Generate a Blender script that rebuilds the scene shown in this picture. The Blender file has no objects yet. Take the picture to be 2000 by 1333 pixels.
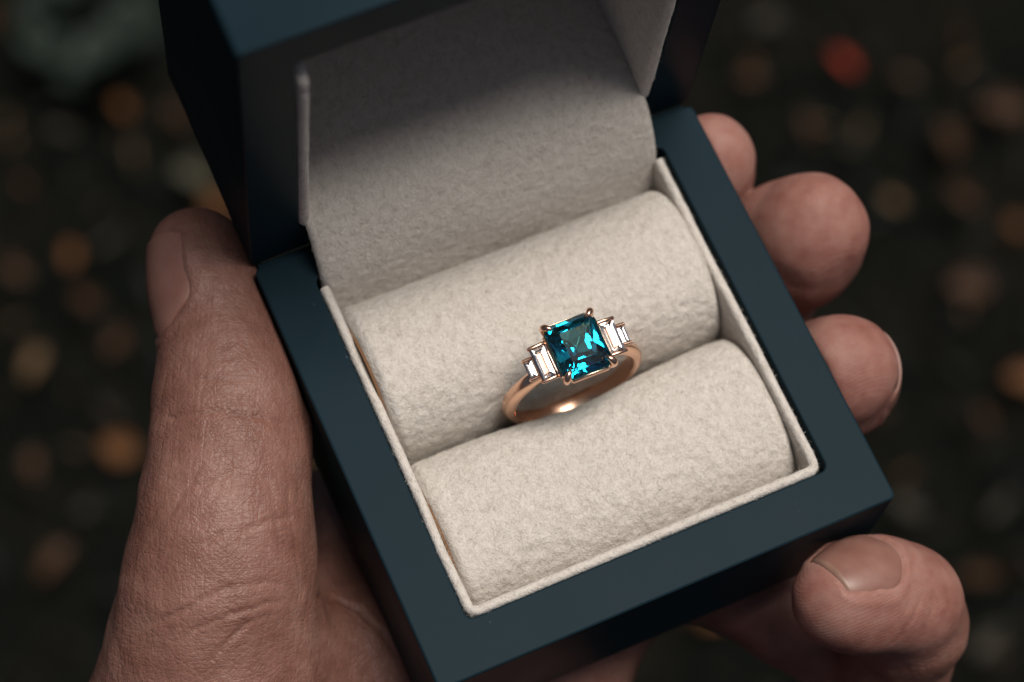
import bpy, bmesh, math, random
import numpy as np
from mathutils import Vector, Matrix
from mathutils.bvhtree import BVHTree

scene = bpy.context.scene
C = scene.collection
MM = 0.001
rng = np.random.default_rng(7)
random.seed(7)

# ------------------------------------------------------------------ camera
CAM = np.array([-0.034831, -0.056559, 0.279975])
RC = np.array([[0.910974, -0.407713, 0.062421],
               [-0.358527, -0.85755, -0.368871],
               [0.203923, 0.313652, -0.927382]])        # rows: right, down, forward
cd = bpy.data.cameras.new('camera')
cam = bpy.data.objects.new('camera', cd)
C.objects.link(cam)
cam.matrix_world = Matrix(((RC[0][0], -RC[1][0], -RC[2][0], CAM[0]),
                           (RC[0][1], -RC[1][1], -RC[2][1], CAM[1]),
                           (RC[0][2], -RC[1][2], -RC[2][2], CAM[2]),
                           (0, 0, 0, 1)))
cd.sensor_width = 36.0
cd.lens = 82.8
cd.clip_start = 0.005
cd.clip_end = 200.0
cd.dof.use_dof = True
cd.dof.focus_distance = 0.2920
cd.dof.aperture_fstop = 12.5
scene.camera = cam

# ------------------------------------------------------------------ sky, sun, exposure
SUN_EL, SUN_AZ = math.radians(75.5), math.radians(76.0)     # azimuth clockwise from +Y
world = bpy.data.worlds.new("World")
scene.world = world
world.use_nodes = True
wn = world.node_tree
wn.nodes.clear()
sky = wn.nodes.new('ShaderNodeTexSky')
sky.sky_type = 'NISHITA'
sky.sun_disc = False
sky.sun_elevation = SUN_EL
sky.sun_rotation = SUN_AZ
sky.air_density = 0.6
sky.dust_density = 4.0
sky.ozone_density = 0.4
bg = wn.nodes.new('ShaderNodeBackground')
bg.inputs['Strength'].default_value = 0.05
wo = wn.nodes.new('ShaderNodeOutputWorld')
wn.links.new(sky.outputs[0], bg.inputs[0])
wn.links.new(bg.outputs[0], wo.inputs[0])

sd = bpy.data.lights.new('sun', 'SUN')
sd.energy = 5.0
sd.angle = math.radians(31)
sd.color = (1.0, 0.945, 0.865)
sun = bpy.data.objects.new('sun', sd)
C.objects.link(sun)
sdir = Vector((math.cos(SUN_EL) * math.sin(SUN_AZ), math.cos(SUN_EL) * math.cos(SUN_AZ), math.sin(SUN_EL)))
sun.rotation_euler = sdir.to_track_quat('Z', 'Y').to_euler()

scene.view_settings.view_transform = 'Standard'
scene.view_settings.look = 'None'
scene.view_settings.exposure = -0.50
scene.view_settings.gamma = 1.0
scene.cycles.max_bounces = 16
scene.cycles.transmission_bounces = 16
scene.cycles.glossy_bounces = 6
scene.cycles.caustics_refractive = True


def seen(px, py, z):
    """point on the level z (mm) along the ray through a pixel of the 2000 px wide picture, in mm"""
    v = RC.T @ np.array([(px - 1000) / 4600, (py - 666.5) / 4600, 1.0])
    s = (z * MM - CAM[2]) / v[2]
    return (CAM + s * v) / MM


# ------------------------------------------------------------------ helpers
def link_mesh(name, verts, faces, mat, parent=None, smooth=True, sharp=None, scale=MM):
    me = bpy.data.meshes.new(name)
    v = np.asarray(verts, dtype=np.float64) * scale
    me.from_pydata([tuple(p) for p in v], [], [tuple(int(i) for i in f) for f in faces])
    me.update()
    if smooth:
        me.polygons.foreach_set('use_smooth', [True] * len(me.polygons))
    if sharp is not None:
        me.set_sharp_from_angle(angle=math.radians(sharp))
    if mat is not None:
        me.materials.append(mat)
    o = bpy.data.objects.new(name, me)
    C.objects.link(o)
    if parent is not None:
        o.parent = parent
    return o


def thing(name, label, cat, loc=(0, 0, 0), group=None):
    o = bpy.data.objects.new(name, None)
    o.empty_display_size = 0.01
    C.objects.link(o)
    o.location = [c * MM for c in loc]
    tag(o, label, cat, group)
    return o


def tag(o, label, cat, group=None):
    o['label'] = label
    o['category'] = cat
    if group:
        o['group'] = group


def rrect(x0, y0, x1, y1, r, n=5):
    pts = []
    for cx, cy, a0 in ((x1 - r, y1 - r, 0), (x0 + r, y1 - r, 90), (x0 + r, y0 + r, 180), (x1 - r, y0 + r, 270)):
        for i in range(n):
            a = math.radians(a0 + 90 * i / (n - 1))
            pts.append((cx + r * math.cos(a), cy + r * math.sin(a)))
    return pts


def loft(loops, cap0=True, cap1=True):
    """loops of equal length -> verts, faces"""
    n = len(loops[0])
    V = [p for l in loops for p in l]
    F = []
    for k in range(len(loops) - 1):
        for i in range(n):
            j = (i + 1) % n
            F.append((k * n + i, k * n + j, (k + 1) * n + j, (k + 1) * n + i))
    if cap0:
        F.append(tuple(range(n - 1, -1, -1)))
    if cap1:
        F.append(tuple((len(loops) - 1) * n + i for i in range(n)))
    return V, F


def tray(x0, y0, x1, y1, ix0, iy0, ix1, iy1, zt, zb, zi, ro=0.8, ri=1.0, b=0.32):
    """an open tray: outer bottom, outer wall, softened rim, inner wall, inner floor"""
    L = []
    def add(a0, b0, a1, b1, r, z):
        L.append([(p[0], p[1], z) for p in rrect(a0, b0, a1, b1, r)])
    def add_o(ins, z):
        add(x0 + ins, y0 + ins, x1 - ins, y1 - ins, ro, z)
    def add_i(out, z):
        add(ix0 - out, iy0 - out, ix1 + out, iy1 + out, ri + out, z)
    add_o(b, zb); add_o(b * .3, zb + b * .3); add_o(0, zb + b); add_o(0, zb + b + .03)
    add_o(0, zt - b - .03); add_o(0, zt - b); add_o(b * .12, zt - b * .5); add_o(b * .5, zt - b * .12); add_o(b, zt); add_o(b + .03, zt)
    add_i(.28, zt); add_i(.25, zt); add_i(.07, zt - .07); add_i(0, zt - .25); add_i(0, zt - .28)
    add_i(0, zi)
    return loft(L)


def tube(path, radii, n=12, cap=True):
    path = [Vector(p) for p in path]
    L = []
    up = None
    for i, p in enumerate(path):
        d = (path[min(i + 1, len(path) - 1)] - path[max(i - 1, 0)]).normalized()
        if up is None:
            up = d.orthogonal().normalized()
        up = (up - d * up.dot(d)).normalized()
        s = d.cross(up)
        L.append([tuple(p + (up * math.cos(2 * math.pi * k / n) + s * math.sin(2 * math.pi * k / n)) * radii[i]) for k in range(n)])
    return loft(L, cap, cap)


def merge(parts):
    V, F = [], []
    for v, f in parts:
        o = len(V)
        V += list(v)
        F += [tuple(i + o for i in g) for g in f]
    return V, F


def vnoise(P, freq, seed=0):
    """cheap value noise in numpy, P in mm -> about -1..1"""
    Q = np.asarray(P) * freq + seed * 17.31
    i = np.floor(Q).astype(np.int64)
    f = Q - i
    f = f * f * (3 - 2 * f)
    def h(a, b, c):
        n = (a * 374761393 + b * 668265263 + c * 2147483647 + seed * 974711) & 0x7fffffff
        n = ((n ^ (n >> 13)) * 1274126177) & 0x7fffffff
        n = (n ^ (n >> 16)) & 0xffff
        return n / 32767.5 - 1
    r = 0
    for a in (0, 1):
        for b in (0, 1):
            for c in (0, 1):
                w = (f[:, 0] if a else 1 - f[:, 0]) * (f[:, 1] if b else 1 - f[:, 1]) * (f[:, 2] if c else 1 - f[:, 2])
                r = r + w * h(i[:, 0] + a, i[:, 1] + b, i[:, 2] + c)
    return r


# ------------------------------------------------------------------ materials
def new_mat(name):
    m = bpy.data.materials.new(name)
    m.use_nodes = True
    nt = m.node_tree
    return m, nt, nt.nodes['Principled BSDF']


def node(nt, t, **kw):
    n = nt.nodes.new(t)
    for k, v in kw.items():
        if hasattr(n, k):
            setattr(n, k, v)
        else:
            n.inputs[k].default_value = v
    return n


def ramp(nt, fac, stops):
    r = nt.nodes.new('ShaderNodeValToRGB')
    e = r.color_ramp.elements
    while len(e) < len(stops):
        e.new(0.5)
    for q, (p, c) in zip(e, stops):
        q.position = p
        q.color = (*c, 1) if len(c) == 3 else c
    nt.links.new(fac, r.inputs[0])
    return r


def noise(nt, vec, scale, detail=4, rough=.55, dist=0):
    n = nt.nodes.new('ShaderNodeTexNoise')
    n.inputs['Scale'].default_value = scale
    n.inputs['Detail'].default_value = detail
    n.inputs['Roughness'].default_value = rough
    n.inputs['Distortion'].default_value = dist
    nt.links.new(vec, n.inputs['Vector'])
    return n


def objco(nt):
    return nt.nodes.new('ShaderNodeTexCoord').outputs['Object']


def bump(nt, h, strength, dist, prev=None):
    b = nt.nodes.new('ShaderNodeBump')
    b.inputs['Strength'].default_value = strength
    b.inputs['Distance'].default_value = dist
    nt.links.new(h, b.inputs['Height'])
    if prev:
        nt.links.new(prev.outputs[0], b.inputs['Normal'])
    return b


def mat_lacquer():
    m, nt, p = new_mat('lacquer_blue_grey')
    co = objco(nt)
    n1 = noise(nt, co, 90, 5)
    n2 = noise(nt, co, 2600, 2)
    r = ramp(nt, n1.outputs[0], [(.3, (.0092, .021, .029)), (.75, (.0115, .0252, .034))])
    # lint specks and a few rubbed scuffs
    wv = noise(nt, co, 500, 3)
    ms = nt.nodes.new('ShaderNodeMapping'); ms.inputs['Rotation'].default_value = (0, 0, .9); ms.inputs['Scale'].default_value = (1, .3, 1)
    nt.links.new(co, ms.inputs['Vector'])
    v1 = nt.nodes.new('ShaderNodeTexVoronoi'); v1.inputs['Scale'].default_value = 210
    nt.links.new(co, v1.inputs['Vector'])
    sp = ramp(nt, v1.outputs['Distance'], [(.012, (.9,) * 3), (.03, (0, 0, 0))])
    n3 = noise(nt, ms.outputs[0], 240, 6, .75)
    sc = ramp(nt, n3.outputs[0], [(.66, (0, 0, 0)), (.80, (.30,) * 3)])
    ad = nt.nodes.new('ShaderNodeMath'); ad.operation = 'MAXIMUM'
    nt.links.new(sp.outputs[0], ad.inputs[0]); nt.links.new(sc.outputs[0], ad.inputs[1])
    mc = nt.nodes.new('ShaderNodeMix'); mc.data_type = 'RGBA'
    nt.links.new(ad.outputs[0], mc.inputs[0]); nt.links.new(r.outputs[0], mc.inputs[6])
    mc.inputs[7].default_value = (.10, .12, .14, 1)
    nt.links.new(mc.outputs[2], p.inputs['Base Color'])
    rr = ramp(nt, n1.outputs[0], [(.3, (.30,) * 3), (.7, (.38,) * 3)])
    nt.links.new(rr.outputs[0], p.inputs['Roughness'])
    b = bump(nt, n2.outputs[0], .12, .00004)
    nt.links.new(b.outputs[0], p.inputs['Normal'])
    p.inputs['IOR'].default_value = 1.19
    p.inputs['Specular IOR Level'].default_value = .12
    return m


def mat_fabric(name, a, b_, c):
    m, nt, p = new_mat(name)
    co = objco(nt)
    mp = nt.nodes.new('ShaderNodeMapping')
    mp.inputs['Scale'].default_value = (1.0, .8, 1.0)
    nt.links.new(co, mp.inputs['Vector'])
    big = noise(nt, mp.outputs[0], 950, 4, .65, .2)
    fine = noise(nt, mp.outputs[0], 3500, 3, .7, .4)
    mx = nt.nodes.new('ShaderNodeMix')
    mx.data_type = 'FLOAT'
    mx.inputs[0].default_value = .45
    nt.links.new(big.outputs[0], mx.inputs[2])
    nt.links.new(fine.outputs[0], mx.inputs[3])
    r = ramp(nt, mx.outputs[0], [(.33, c), (.47, b_), (.62, a)])
    nt.links.new(r.outputs[0], p.inputs['Base Color'])
    p.inputs['Roughness'].default_value = .95
    p.inputs['Specular IOR Level'].default_value = .1
    p.inputs['Sheen Weight'].default_value = .25
    p.inputs['Sheen Roughness'].default_value = .5
    b1 = bump(nt, big.outputs[0], .7, .0005)
    b2 = bump(nt, fine.outputs[0], .6, .0002, b1)
    nt.links.new(b2.outputs[0], p.inputs['Normal'])
    return m


def mat_fibre():
    m, nt, p = new_mat('cream_fibre')
    info = nt.nodes.new('ShaderNodeHairInfo')
    r = ramp(nt, info.outputs['Random'], [(0, (.40, .365, .32)), (.5, (.58, .535, .475)), (1, (.66, .62, .56))])
    nt.links.new(r.outputs[0], p.inputs['Base Color'])
    p.inputs['Roughness'].default_value = .8
    p.inputs['Specular IOR Level'].default_value = .15
    return m


def mat_plain(name, col, rough=.6, metal=0, spec=.5):
    m, nt, p = new_mat(name)
    co = objco(nt)
    n = noise(nt, co, 400, 4)
    lo = tuple(x * .85 for x in col)
    hi = tuple(min(1, x * 1.12) for x in col)
    r = ramp(nt, n.outputs[0], [(.3, lo), (.7, hi)])
    nt.links.new(r.outputs[0], p.inputs['Base Color'])
    p.inputs['Roughness'].default_value = rough
    p.inputs['Metallic'].default_value = metal
    p.inputs['Specular IOR Level'].default_value = spec
    return m


def mat_gold():
    m, nt, p = new_mat('rose_gold')
    co = objco(nt)
    n = noise(nt, co, 900, 3)
    p.inputs['Base Color'].default_value = (.90, .57, .41, 1)
    p.inputs['Metallic'].default_value = 1
    rr = ramp(nt, n.outputs[0], [(.3, (.18,) * 3), (.7, (.27,) * 3)])
    nt.links.new(rr.outputs[0], p.inputs['Roughness'])
    b = bump(nt, n.outputs[0], .05, .00003)
    nt.links.new(b.outputs[0], p.inputs['Normal'])
    return m


def mat_gem(name, ior, sig):
    m = bpy.data.materials.new(name)
    m.use_nodes = True
    nt = m.node_tree
    nt.nodes.clear()
    out = nt.nodes.new('ShaderNodeOutputMaterial')
    g = nt.nodes.new('ShaderNodeBsdfGlass')
    g.inputs['IOR'].default_value = ior
    g.inputs['Roughness'].default_value = 0.0
    g.inputs['Color'].default_value = (1, 1, 1, 1)
    nt.links.new(g.outputs[0], out.inputs['Surface'])
    if sig:
        ab = nt.nodes.new('ShaderNodeVolumeAbsorption')
        d = max(sig) * 1.02
        ab.inputs['Density'].default_value = d
        ab.inputs['Color'].default_value = tuple(1 - s / d for s in sig) + (1,)
        nt.links.new(ab.outputs[0], out.inputs['Volume'])
    return m


def mat_skin():
    m, nt, p = new_mat('skin')
    co = objco(nt)
    blot = noise(nt, co, 110, 5, .65)
    blot2 = noise(nt, co, 420, 4, .6)
    mx = nt.nodes.new('ShaderNodeMix'); mx.data_type = 'FLOAT'; mx.inputs[0].default_value = .35
    nt.links.new(blot.outputs[0], mx.inputs[2]); nt.links.new(blot2.outputs[0], mx.inputs[3])
    r = ramp(nt, mx.outputs[0], [(.33, (.172, .074, .054)), (.5, (.235, .113, .087)), (.66, (.290, .156, .124))])
    nt.links.new(r.outputs[0], p.inputs['Base Color'])
    pa = nt.nodes.new('ShaderNodeAttribute'); pa.attribute_name = 'pad'
    fl = nt.nodes.new('ShaderNodeMix'); fl.data_type = 'RGBA'
    pm_ = nt.nodes.new('ShaderNodeMath'); pm_.operation = 'MULTIPLY'; pm_.inputs[1].default_value = .75
    nt.links.new(pa.outputs['Fac'], pm_.inputs[0])
    nt.links.new(pm_.outputs[0], fl.inputs[0])
    nt.links.new(r.outputs[0], fl.inputs[6])
    r2 = ramp(nt, mx.outputs[0], [(.34, (.24, .085, .066)), (.5, (.31, .138, .112)), (.66, (.35, .19, .155))])
    nt.links.new(r2.outputs[0], fl.inputs[7])
    nt.links.new(fl.outputs[2], p.inputs['Base Color'])
    p.inputs['Subsurface Weight'].default_value = .35
    p.inputs['Subsurface Radius'].default_value = (1.0, .38, .22)
    p.inputs['Subsurface Scale'].default_value = .0014
    ro = nt.nodes.new('ShaderNodeMath'); ro.operation = 'MULTIPLY_ADD'
    ro.inputs[1].default_value = .15; ro.inputs[2].default_value = .46
    nt.links.new(pa.outputs['Fac'], ro.inputs[0])
    nt.links.new(ro.outputs[0], p.inputs['Roughness'])
    p.inputs['Specular IOR Level'].default_value = .4
    # skin lines: ridged noise drawn out along and across the thumb, plus a cell network
    hs = []
    for rot, sc, cell, wgt in ((.40, (1, .2, .5), 1500, .6), (-.5, (1, .22, .5), 1150, .8), (1.2, (1, .22, .5), 1150, .8), (1.9, (1, .2, .6), 1400, 1.0), (.45, (1, .14, .5), 480, 1.0)):
        mr = nt.nodes.new('ShaderNodeMapping'); mr.inputs['Rotation'].default_value = (0, 0, rot)
        ms = nt.nodes.new('ShaderNodeMapping'); ms.inputs['Scale'].default_value = sc
        nt.links.new(co, mr.inputs['Vector']); nt.links.new(mr.outputs[0], ms.inputs['Vector'])
        nz = noise(nt, ms.outputs[0], cell, 2, .5, .35)
        sb = nt.nodes.new('ShaderNodeMath'); sb.operation = 'SUBTRACT'; sb.inputs[1].default_value = .5
        nt.links.new(nz.outputs[0], sb.inputs[0])
        ab = nt.nodes.new('ShaderNodeMath'); ab.operation = 'ABSOLUTE'
        nt.links.new(sb.outputs[0], ab.inputs[0])
        h = ramp(nt, ab.outputs[0], [(0, (0, 0, 0)), (.075, (wgt, wgt, wgt))])
        hs.append(h)
    vo = nt.nodes.new('ShaderNodeTexVoronoi'); vo.feature = 'DISTANCE_TO_EDGE'; vo.inputs['Scale'].default_value = 1500
    nt.links.new(co, vo.inputs['Vector'])
    hs.append(ramp(nt, vo.outputs['Distance'], [(0, (0, 0, 0)), (.2, (.6, .6, .6))]))
    ad = None
    for h in hs:
        if ad is None:
            ad = h
            continue
        a2 = nt.nodes.new('ShaderNodeMath'); a2.operation = 'ADD'
        nt.links.new(ad.outputs[0], a2.inputs[0]); nt.links.new(h.outputs[0], a2.inputs[1])
        ad = a2
    b1 = bump(nt, ad.outputs[0], .36, .00012)
    inv = nt.nodes.new('ShaderNodeMath'); inv.operation = 'MULTIPLY_ADD'
    inv.inputs[1].default_value = -.30; inv.inputs[2].default_value = .36
    nt.links.new(pa.outputs['Fac'], inv.inputs[0])
    nt.links.new(inv.outputs[0], b1.inputs['Strength'])
    fn = noise(nt, co, 2400, 3)
    b2 = bump(nt, fn.outputs[0], .18, .0001, b1)
    wv = nt.nodes.new('ShaderNodeTexWave'); wv.wave_type = 'RINGS'
    wv.inputs['Scale'].default_value = 720; wv.inputs['Distortion'].default_value = 5; wv.inputs['Detail'].default_value = 2
    wv.inputs['Detail Scale'].default_value = .25
    nt.links.new(co, wv.inputs['Vector'])
    b3 = bump(nt, wv.outputs['Fac'], .2, .00006, b2)      # fingerprint ridges on the pads
    sw = nt.nodes.new('ShaderNodeMath'); sw.operation = 'MULTIPLY'; sw.inputs[1].default_value = .22
    nt.links.new(pa.outputs['Fac'], sw.inputs[0]); nt.links.new(sw.outputs[0], b3.inputs['Strength'])
    nt.links.new(b3.outputs[0], p.inputs['Normal'])
    return m


def mat_nail():
    m, nt, p = new_mat('nail_plate')
    co = objco(nt)
    n = noise(nt, co, 300, 3)
    r = ramp(nt, n.outputs[0], [(.3, (.225, .102, .079)), (.7, (.275, .142, .112))])
    nt.links.new(r.outputs[0], p.inputs['Base Color'])
    p.inputs['Roughness'].default_value = .42
    p.inputs['Subsurface Weight'].default_value = .3
    p.inputs['Subsurface Radius'].default_value = (1.0, .4, .3)
    p.inputs['Subsurface Scale'].default_value = .0008
    return m


M_LACQ = mat_lacquer()
M_FAB = mat_fabric('cream_wool', (.665, .622, .575), (.60, .552, .503), (.46, .415, .372))
M_FIB = mat_fibre()
M_TAN = mat_plain('tan_card', (.19, .10, .05), .85, 0, .2)
M_GOLD = mat_gold()
M_TEAL = mat_gem('teal_sapphire', 1.77, (520, 100, 58))
M_DIA = mat_gem('diamond', 2.42, None)
M_SKIN = mat_skin()
M_NAIL = mat_nail()
M_NAILEDGE = mat_plain('nail_edge', (.27, .155, .115), .4)


# ------------------------------------------------------------------ nap: short wool fibres on cloth
def nap(host, n, length, rad, lift=.5, seed=1, clump=.6):
    me = host.data
    me.calc_loop_triangles()
    nv = len(me.vertices)
    co = np.empty(nv * 3); me.vertices.foreach_get('co', co); co = co.reshape(-1, 3)
    nt_ = len(me.loop_triangles)
    tri = np.empty(nt_ * 3, dtype=np.int32); me.loop_triangles.foreach_get('vertices', tri); tri = tri.reshape(-1, 3)
    a, b, c = co[tri[:, 0]], co[tri[:, 1]], co[tri[:, 2]]
    nr = np.cross(b - a, c - a)
    ar = np.linalg.norm(nr, axis=1) / 2
    nr = nr / np.maximum(ar[:, None] * 2, 1e-20)
    g = np.random.default_rng(seed)
    k = g.choice(nt_, n, p=ar / ar.sum())
    u, v = g.random(n), g.random(n)
    fl = u + v > 1
    u[fl], v[fl] = 1 - u[fl], 1 - v[fl]
    p = a[k] + (b[k] - a[k]) * u[:, None] + (c[k] - a[k]) * v[:, None]
    N = nr[k]
    # tufts share a lean direction
    lean = np.stack([vnoise(p / MM, .9, s) for s in (3, 4, 5)], 1) * 1.6 + g.normal(0, clump, (n, 3))
    lean -= N * np.sum(lean * N, 1)[:, None]
    lean /= np.maximum(np.linalg.norm(lean, axis=1)[:, None], 1e-9)
    L = length * MM * g.uniform(.5, 1.25, n)[:, None]
    up = g.uniform(.25, 1.0, n)[:, None] * lift
    p1 = p + (N * up + lean * .45) * L * .5
    p2 = p1 + (N * up * .25 + lean * .75 + g.normal(0, .3, (n, 3))) * L * .5
    pos = np.stack([p - N * .00003, p1, p2], 1).reshape(-1)
    hc = bpy.data.hair_curves.new('nap')
    hc.add_curves([3] * n)
    hc.attributes['position'].data.foreach_set('vector', pos.astype(np.float32))
    ra = hc.attributes.get('radius') or hc.attributes.new('radius', 'FLOAT', 'POINT')
    ra.data.foreach_set('value', np.tile(np.array([rad, rad * .85, rad * .3]) * MM, n).astype(np.float32))
    hc.materials.append(M_FIB)
    o = bpy.data.objects.new('nap', hc)
    C.objects.link(o)
    o.parent = host
    o['kind'] = 'stuff'
    return o


# ------------------------------------------------------------------ ring box
BX, BY, BH = 63.0, 60.0, 23.0
box = thing('ring_box', 'open dark blue-grey ring box lined with cream wool, held in the hand', 'ring box')

v, f = tray(0, 0, BX, BY, 6.75, 6.75, 56.6, 56.0, 0, -BH, -20.5)
base = link_mesh('base', v, f, M_LACQ, box, True, 32)

# lid: a tray with its rim plane vertical, hinged on the back edge
LD = 29.6
LA = -0.03545
v, f = tray(0, 0, BX, BY, 6.75, 6.75, 56.25, 53.25, 0, -LD, -LD + 2.4)
def lid_xf(P):
    out = []
    s, c = math.sin(LA), math.cos(LA)
    for x, vv, w in P:
        d = -w
        out.append((x, BY + 1.02 + d * c + vv * s, -1.1 - d * s + vv * c))
    return out
lid = link_mesh('lid', lid_xf(v), f, M_LACQ, box, True, 32)


v, f = tube([(.9, 60.55, -2.0), (62.1, 60.55, -2.0)], [.75, .75], 12)  # bar added to close the slit under the lid and keep it dark
link_mesh('hinge_gap_bar', v, f, M_LACQ, box, True, 40)


def cloth_loop(x0, y0, x1, y1, r, t, zt, zb, step=.8, seed=0, open_back=False):
    """a cloth wall bent round a rectangle, its top edge rounded over"""
    def ring_pts(ins):
        rr = max(r - ins, .15)
        pts = []
        a0, b0, a1, b1 = x0 + ins, y0 + ins, x1 - ins, y1 - ins
        segs = [((a1, b0 + rr), (a1, b1 - rr)), ((a1 - rr, b1), (a0 + rr, b1)), ((a0, b1 - rr), (a0, b0 + rr)), ((a0 + rr, b0), (a1 - rr, b0))]
        cs = [(a1 - rr, b1 - rr, 0), (a0 + rr, b1 - rr, 90), (a0 + rr, b0 + rr, 180), (a1 - rr, b0 + rr, 270)]
        for (p, q), (cx, cy, aa) in zip(segs, cs):
            n = int(50 / step)
            for i in range(n):
                w = i / n
                pts.append((p[0] + (q[0] - p[0]) * w, p[1] + (q[1] - p[1]) * w))
            for i in range(6):
                a = math.radians(aa + 90 * i / 6)
                pts.append((cx + rr * math.cos(a), cy + rr * math.sin(a)))
        return pts
    prof = [(0, zb), (0, zb * .5 + zt * .5), (0, zt - .7)]
    for i in range(1, 8):
        a = math.pi * i / 8
        prof.append((t / 2 - t / 2 * math.cos(a), zt - .7 + .7 * math.sin(a)))
    prof += [(t, zt - .7), (t, zt - 1.4), (t, zt - 2.5), (t, zt - 4), (t, zt - 6), (t, zt * .5 + zb * .5), (t, zb)]
    L = [[(p[0], p[1], z) for p in ring_pts(i)] for i, z in prof]
    V, F = loft(L, False, False)
    if open_back:                      # the flap takes the place of the back wall
        F = [q for q in F if min(V[i][1] for i in q) < y1 - t - .9]
    V = np.array(V)
    V += np.stack([vnoise(V, .7, seed + k) for k in range(3)], 1) * np.array([.06, .06, .09])
    V += np.stack([vnoise(V, .12, seed + 8 + k) for k in range(3)], 1) * np.array([.10, .10, .12])
    return V, F


v, f = cloth_loop(6.8, 6.8, 55.95, 55.9, 1.6, 1.25, .32, -19, seed=2, open_back=True)
lining = link_mesh('lining', v, f, M_FAB, box)
nap(lining, 26000, .55, .012, .9, 11)

v, f = cloth_loop(6.8, 6.8, 56.2, 53.2, 1.4, 1.5, .3, -LD + 3.2, seed=21)
v[:, 2] -= 3.4 * np.clip((v[:, 1] - 48.5) / 2.5, 0, 1)
liner = link_mesh('lid_lining', lid_xf(v), f, M_FAB, lid)
nap(liner, 9000, .5, .013, .9, 12)
ceil = [(x, y, -LD + 3.0 + .8 * (1 - ((x - 31.5) / 25) ** 4) * (1 - ((y - 30) / 24) ** 4)) for y in np.linspace(6.9, 53.1, 40) for x in np.linspace(6.9, 56.1, 40)]
cf = [(j * 40 + i, j * 40 + i + 1, (j + 1) * 40 + i + 1, (j + 1) * 40 + i) for j in range(39) for i in range(39)]
link_mesh('lid_pad', lid_xf(ceil), cf, M_FAB, lid)

# hinge flap: one strip of cloth from the lid over the hinge and down behind the cushions
prof = [(52.3, -15), (52.5, -12), (53.3, -8), (54.4, -4), (55.3, -1), (56.0, .8), (57.2, 2.9), (58.6, 4.7), (60.2, 6.3), (62.6, 7.6), (66, 8.3), (71, 8.7), (78, 9.3), (86.5, 9.8)]
def resample(pr, step):
    pr = np.array(pr, float)
    for _ in range(3):
        q = [pr[0]]
        for a, b in zip(pr[:-1], pr[1:]):
            q += [a * .75 + b * .25, a * .25 + b * .75]
        q.append(pr[-1]); pr = np.array(q)
    d = np.concatenate([[0], np.cumsum(np.linalg.norm(np.diff(pr, axis=0), axis=1))])
    t = np.linspace(0, d[-1], int(d[-1] / step) + 1)
    return np.stack([np.interp(t, d, pr[:, k]) for k in range(pr.shape[1])], 1)
pr = resample(prof, .3)
nx = 150
xs = np.linspace(7.5, 55.35, nx)
tan = np.gradient(pr, axis=0)
nrm = np.stack([-tan[:, 1], tan[:, 0]], 1)
nrm /= np.linalg.norm(nrm, axis=1)[:, None]
def sheet(th):
    V = []
    for (y, z), (ny, nz) in zip(pr, nrm):
        for i, x in enumerate(xs):
            e = min(i, nx - 1 - i)
            k = th * (1 if e > 2 else (.45, .8, .95)[e])
            V.append((x, y + ny * k, z + nz * k))
    return np.array(V)
top = sheet(.9)
dn = vnoise(top, 1.1, 31) * .065 + vnoise(top, 2.3, 32) * .04 + vnoise(top, .14, 33) * .22
NN = np.repeat(nrm, nx, axis=0)
top[:, 1] += NN[:, 0] * dn
top[:, 2] += NN[:, 1] * dn
bot = sheet(0)
m_ = len(pr)
V = np.concatenate([top, bot])
off = m_ * nx
F = []
for j in range(m_ - 1):
    for i in range(nx - 1):
        F.append((j * nx + i, j * nx + i + 1, (j + 1) * nx + i + 1, (j + 1) * nx + i))
    F.append((j * nx, (j + 1) * nx, off + (j + 1) * nx, off + j * nx))
    F.append((j * nx + nx - 1, off + j * nx + nx - 1, off + (j + 1) * nx + nx - 1, (j + 1) * nx + nx - 1))
flap = link_mesh('hinge_flap', V, F, M_FAB, box)
nap(flap, 60000, .42, .0095, .6, 13)

# cushions
def cushion(yc, hw, zc, hz, seed, side):
    nxs, ns = 230, 150
    x0, x1 = 8.42, 54.6
    V = []
    for j in range(ns):
        a = math.pi * (1.12 - 1.24 * j / (ns - 1))
        ca, sa = math.cos(a), math.sin(a)
        ex = .79
        py = math.copysign(abs(ca) ** ex, ca)
        pz = math.copysign(abs(sa) ** ex, sa)
        for i in range(nxs):
            w = i / (nxs - 1)
            x = x0 + (x1 - x0) * w
            e = min(x - x0, x1 - x)
            sh = 1 - .085 * max(0, 1 - e / 1.3) ** 2
            V.append((x, yc - hw * py * sh * -1, zc + hz * pz * sh))
    V = np.array(V)
    # the ring pushes the two cushions apart and dents them
    g = np.exp(-((V[:, 0] - 32.6) / 8.5) ** 2)
    mid = 30.6
    near = np.exp(-((V[:, 1] - mid) / 3.4) ** 2) * (V[:, 2] > -16)
    V[:, 1] += side * g * near * 1.15
    V[:, 2] -= g * near * .55
    V[:, 2] += .35 * np.sin(V[:, 0] * .11 + seed) * np.exp(-((V[:, 1] - yc) / hw) ** 2) * .6
    n = np.stack([np.zeros(len(V)), (V[:, 1] - yc) / hw, np.maximum(V[:, 2] - zc, 0) / hz + .05], 1)
    n /= np.linalg.norm(n, axis=1)[:, None]
    d = vnoise(V, .8, seed) * .11 + vnoise(V * np.array([1, 1.3, 1.3]), 1.6, seed + 1) * .075 + vnoise(V, .17, seed + 2) * .12
    V += n * d[:, None]
    F = [(j * nxs + i, j * nxs + i + 1, (j + 1) * nxs + i + 1, (j + 1) * nxs + i) for j in range(ns - 1) for i in range(nxs - 1)]
    F.append(tuple(j * nxs for j in range(ns)))
    F.append(tuple(j * nxs + nxs - 1 for j in range(ns - 1, -1, -1)))
    return V, F


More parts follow.
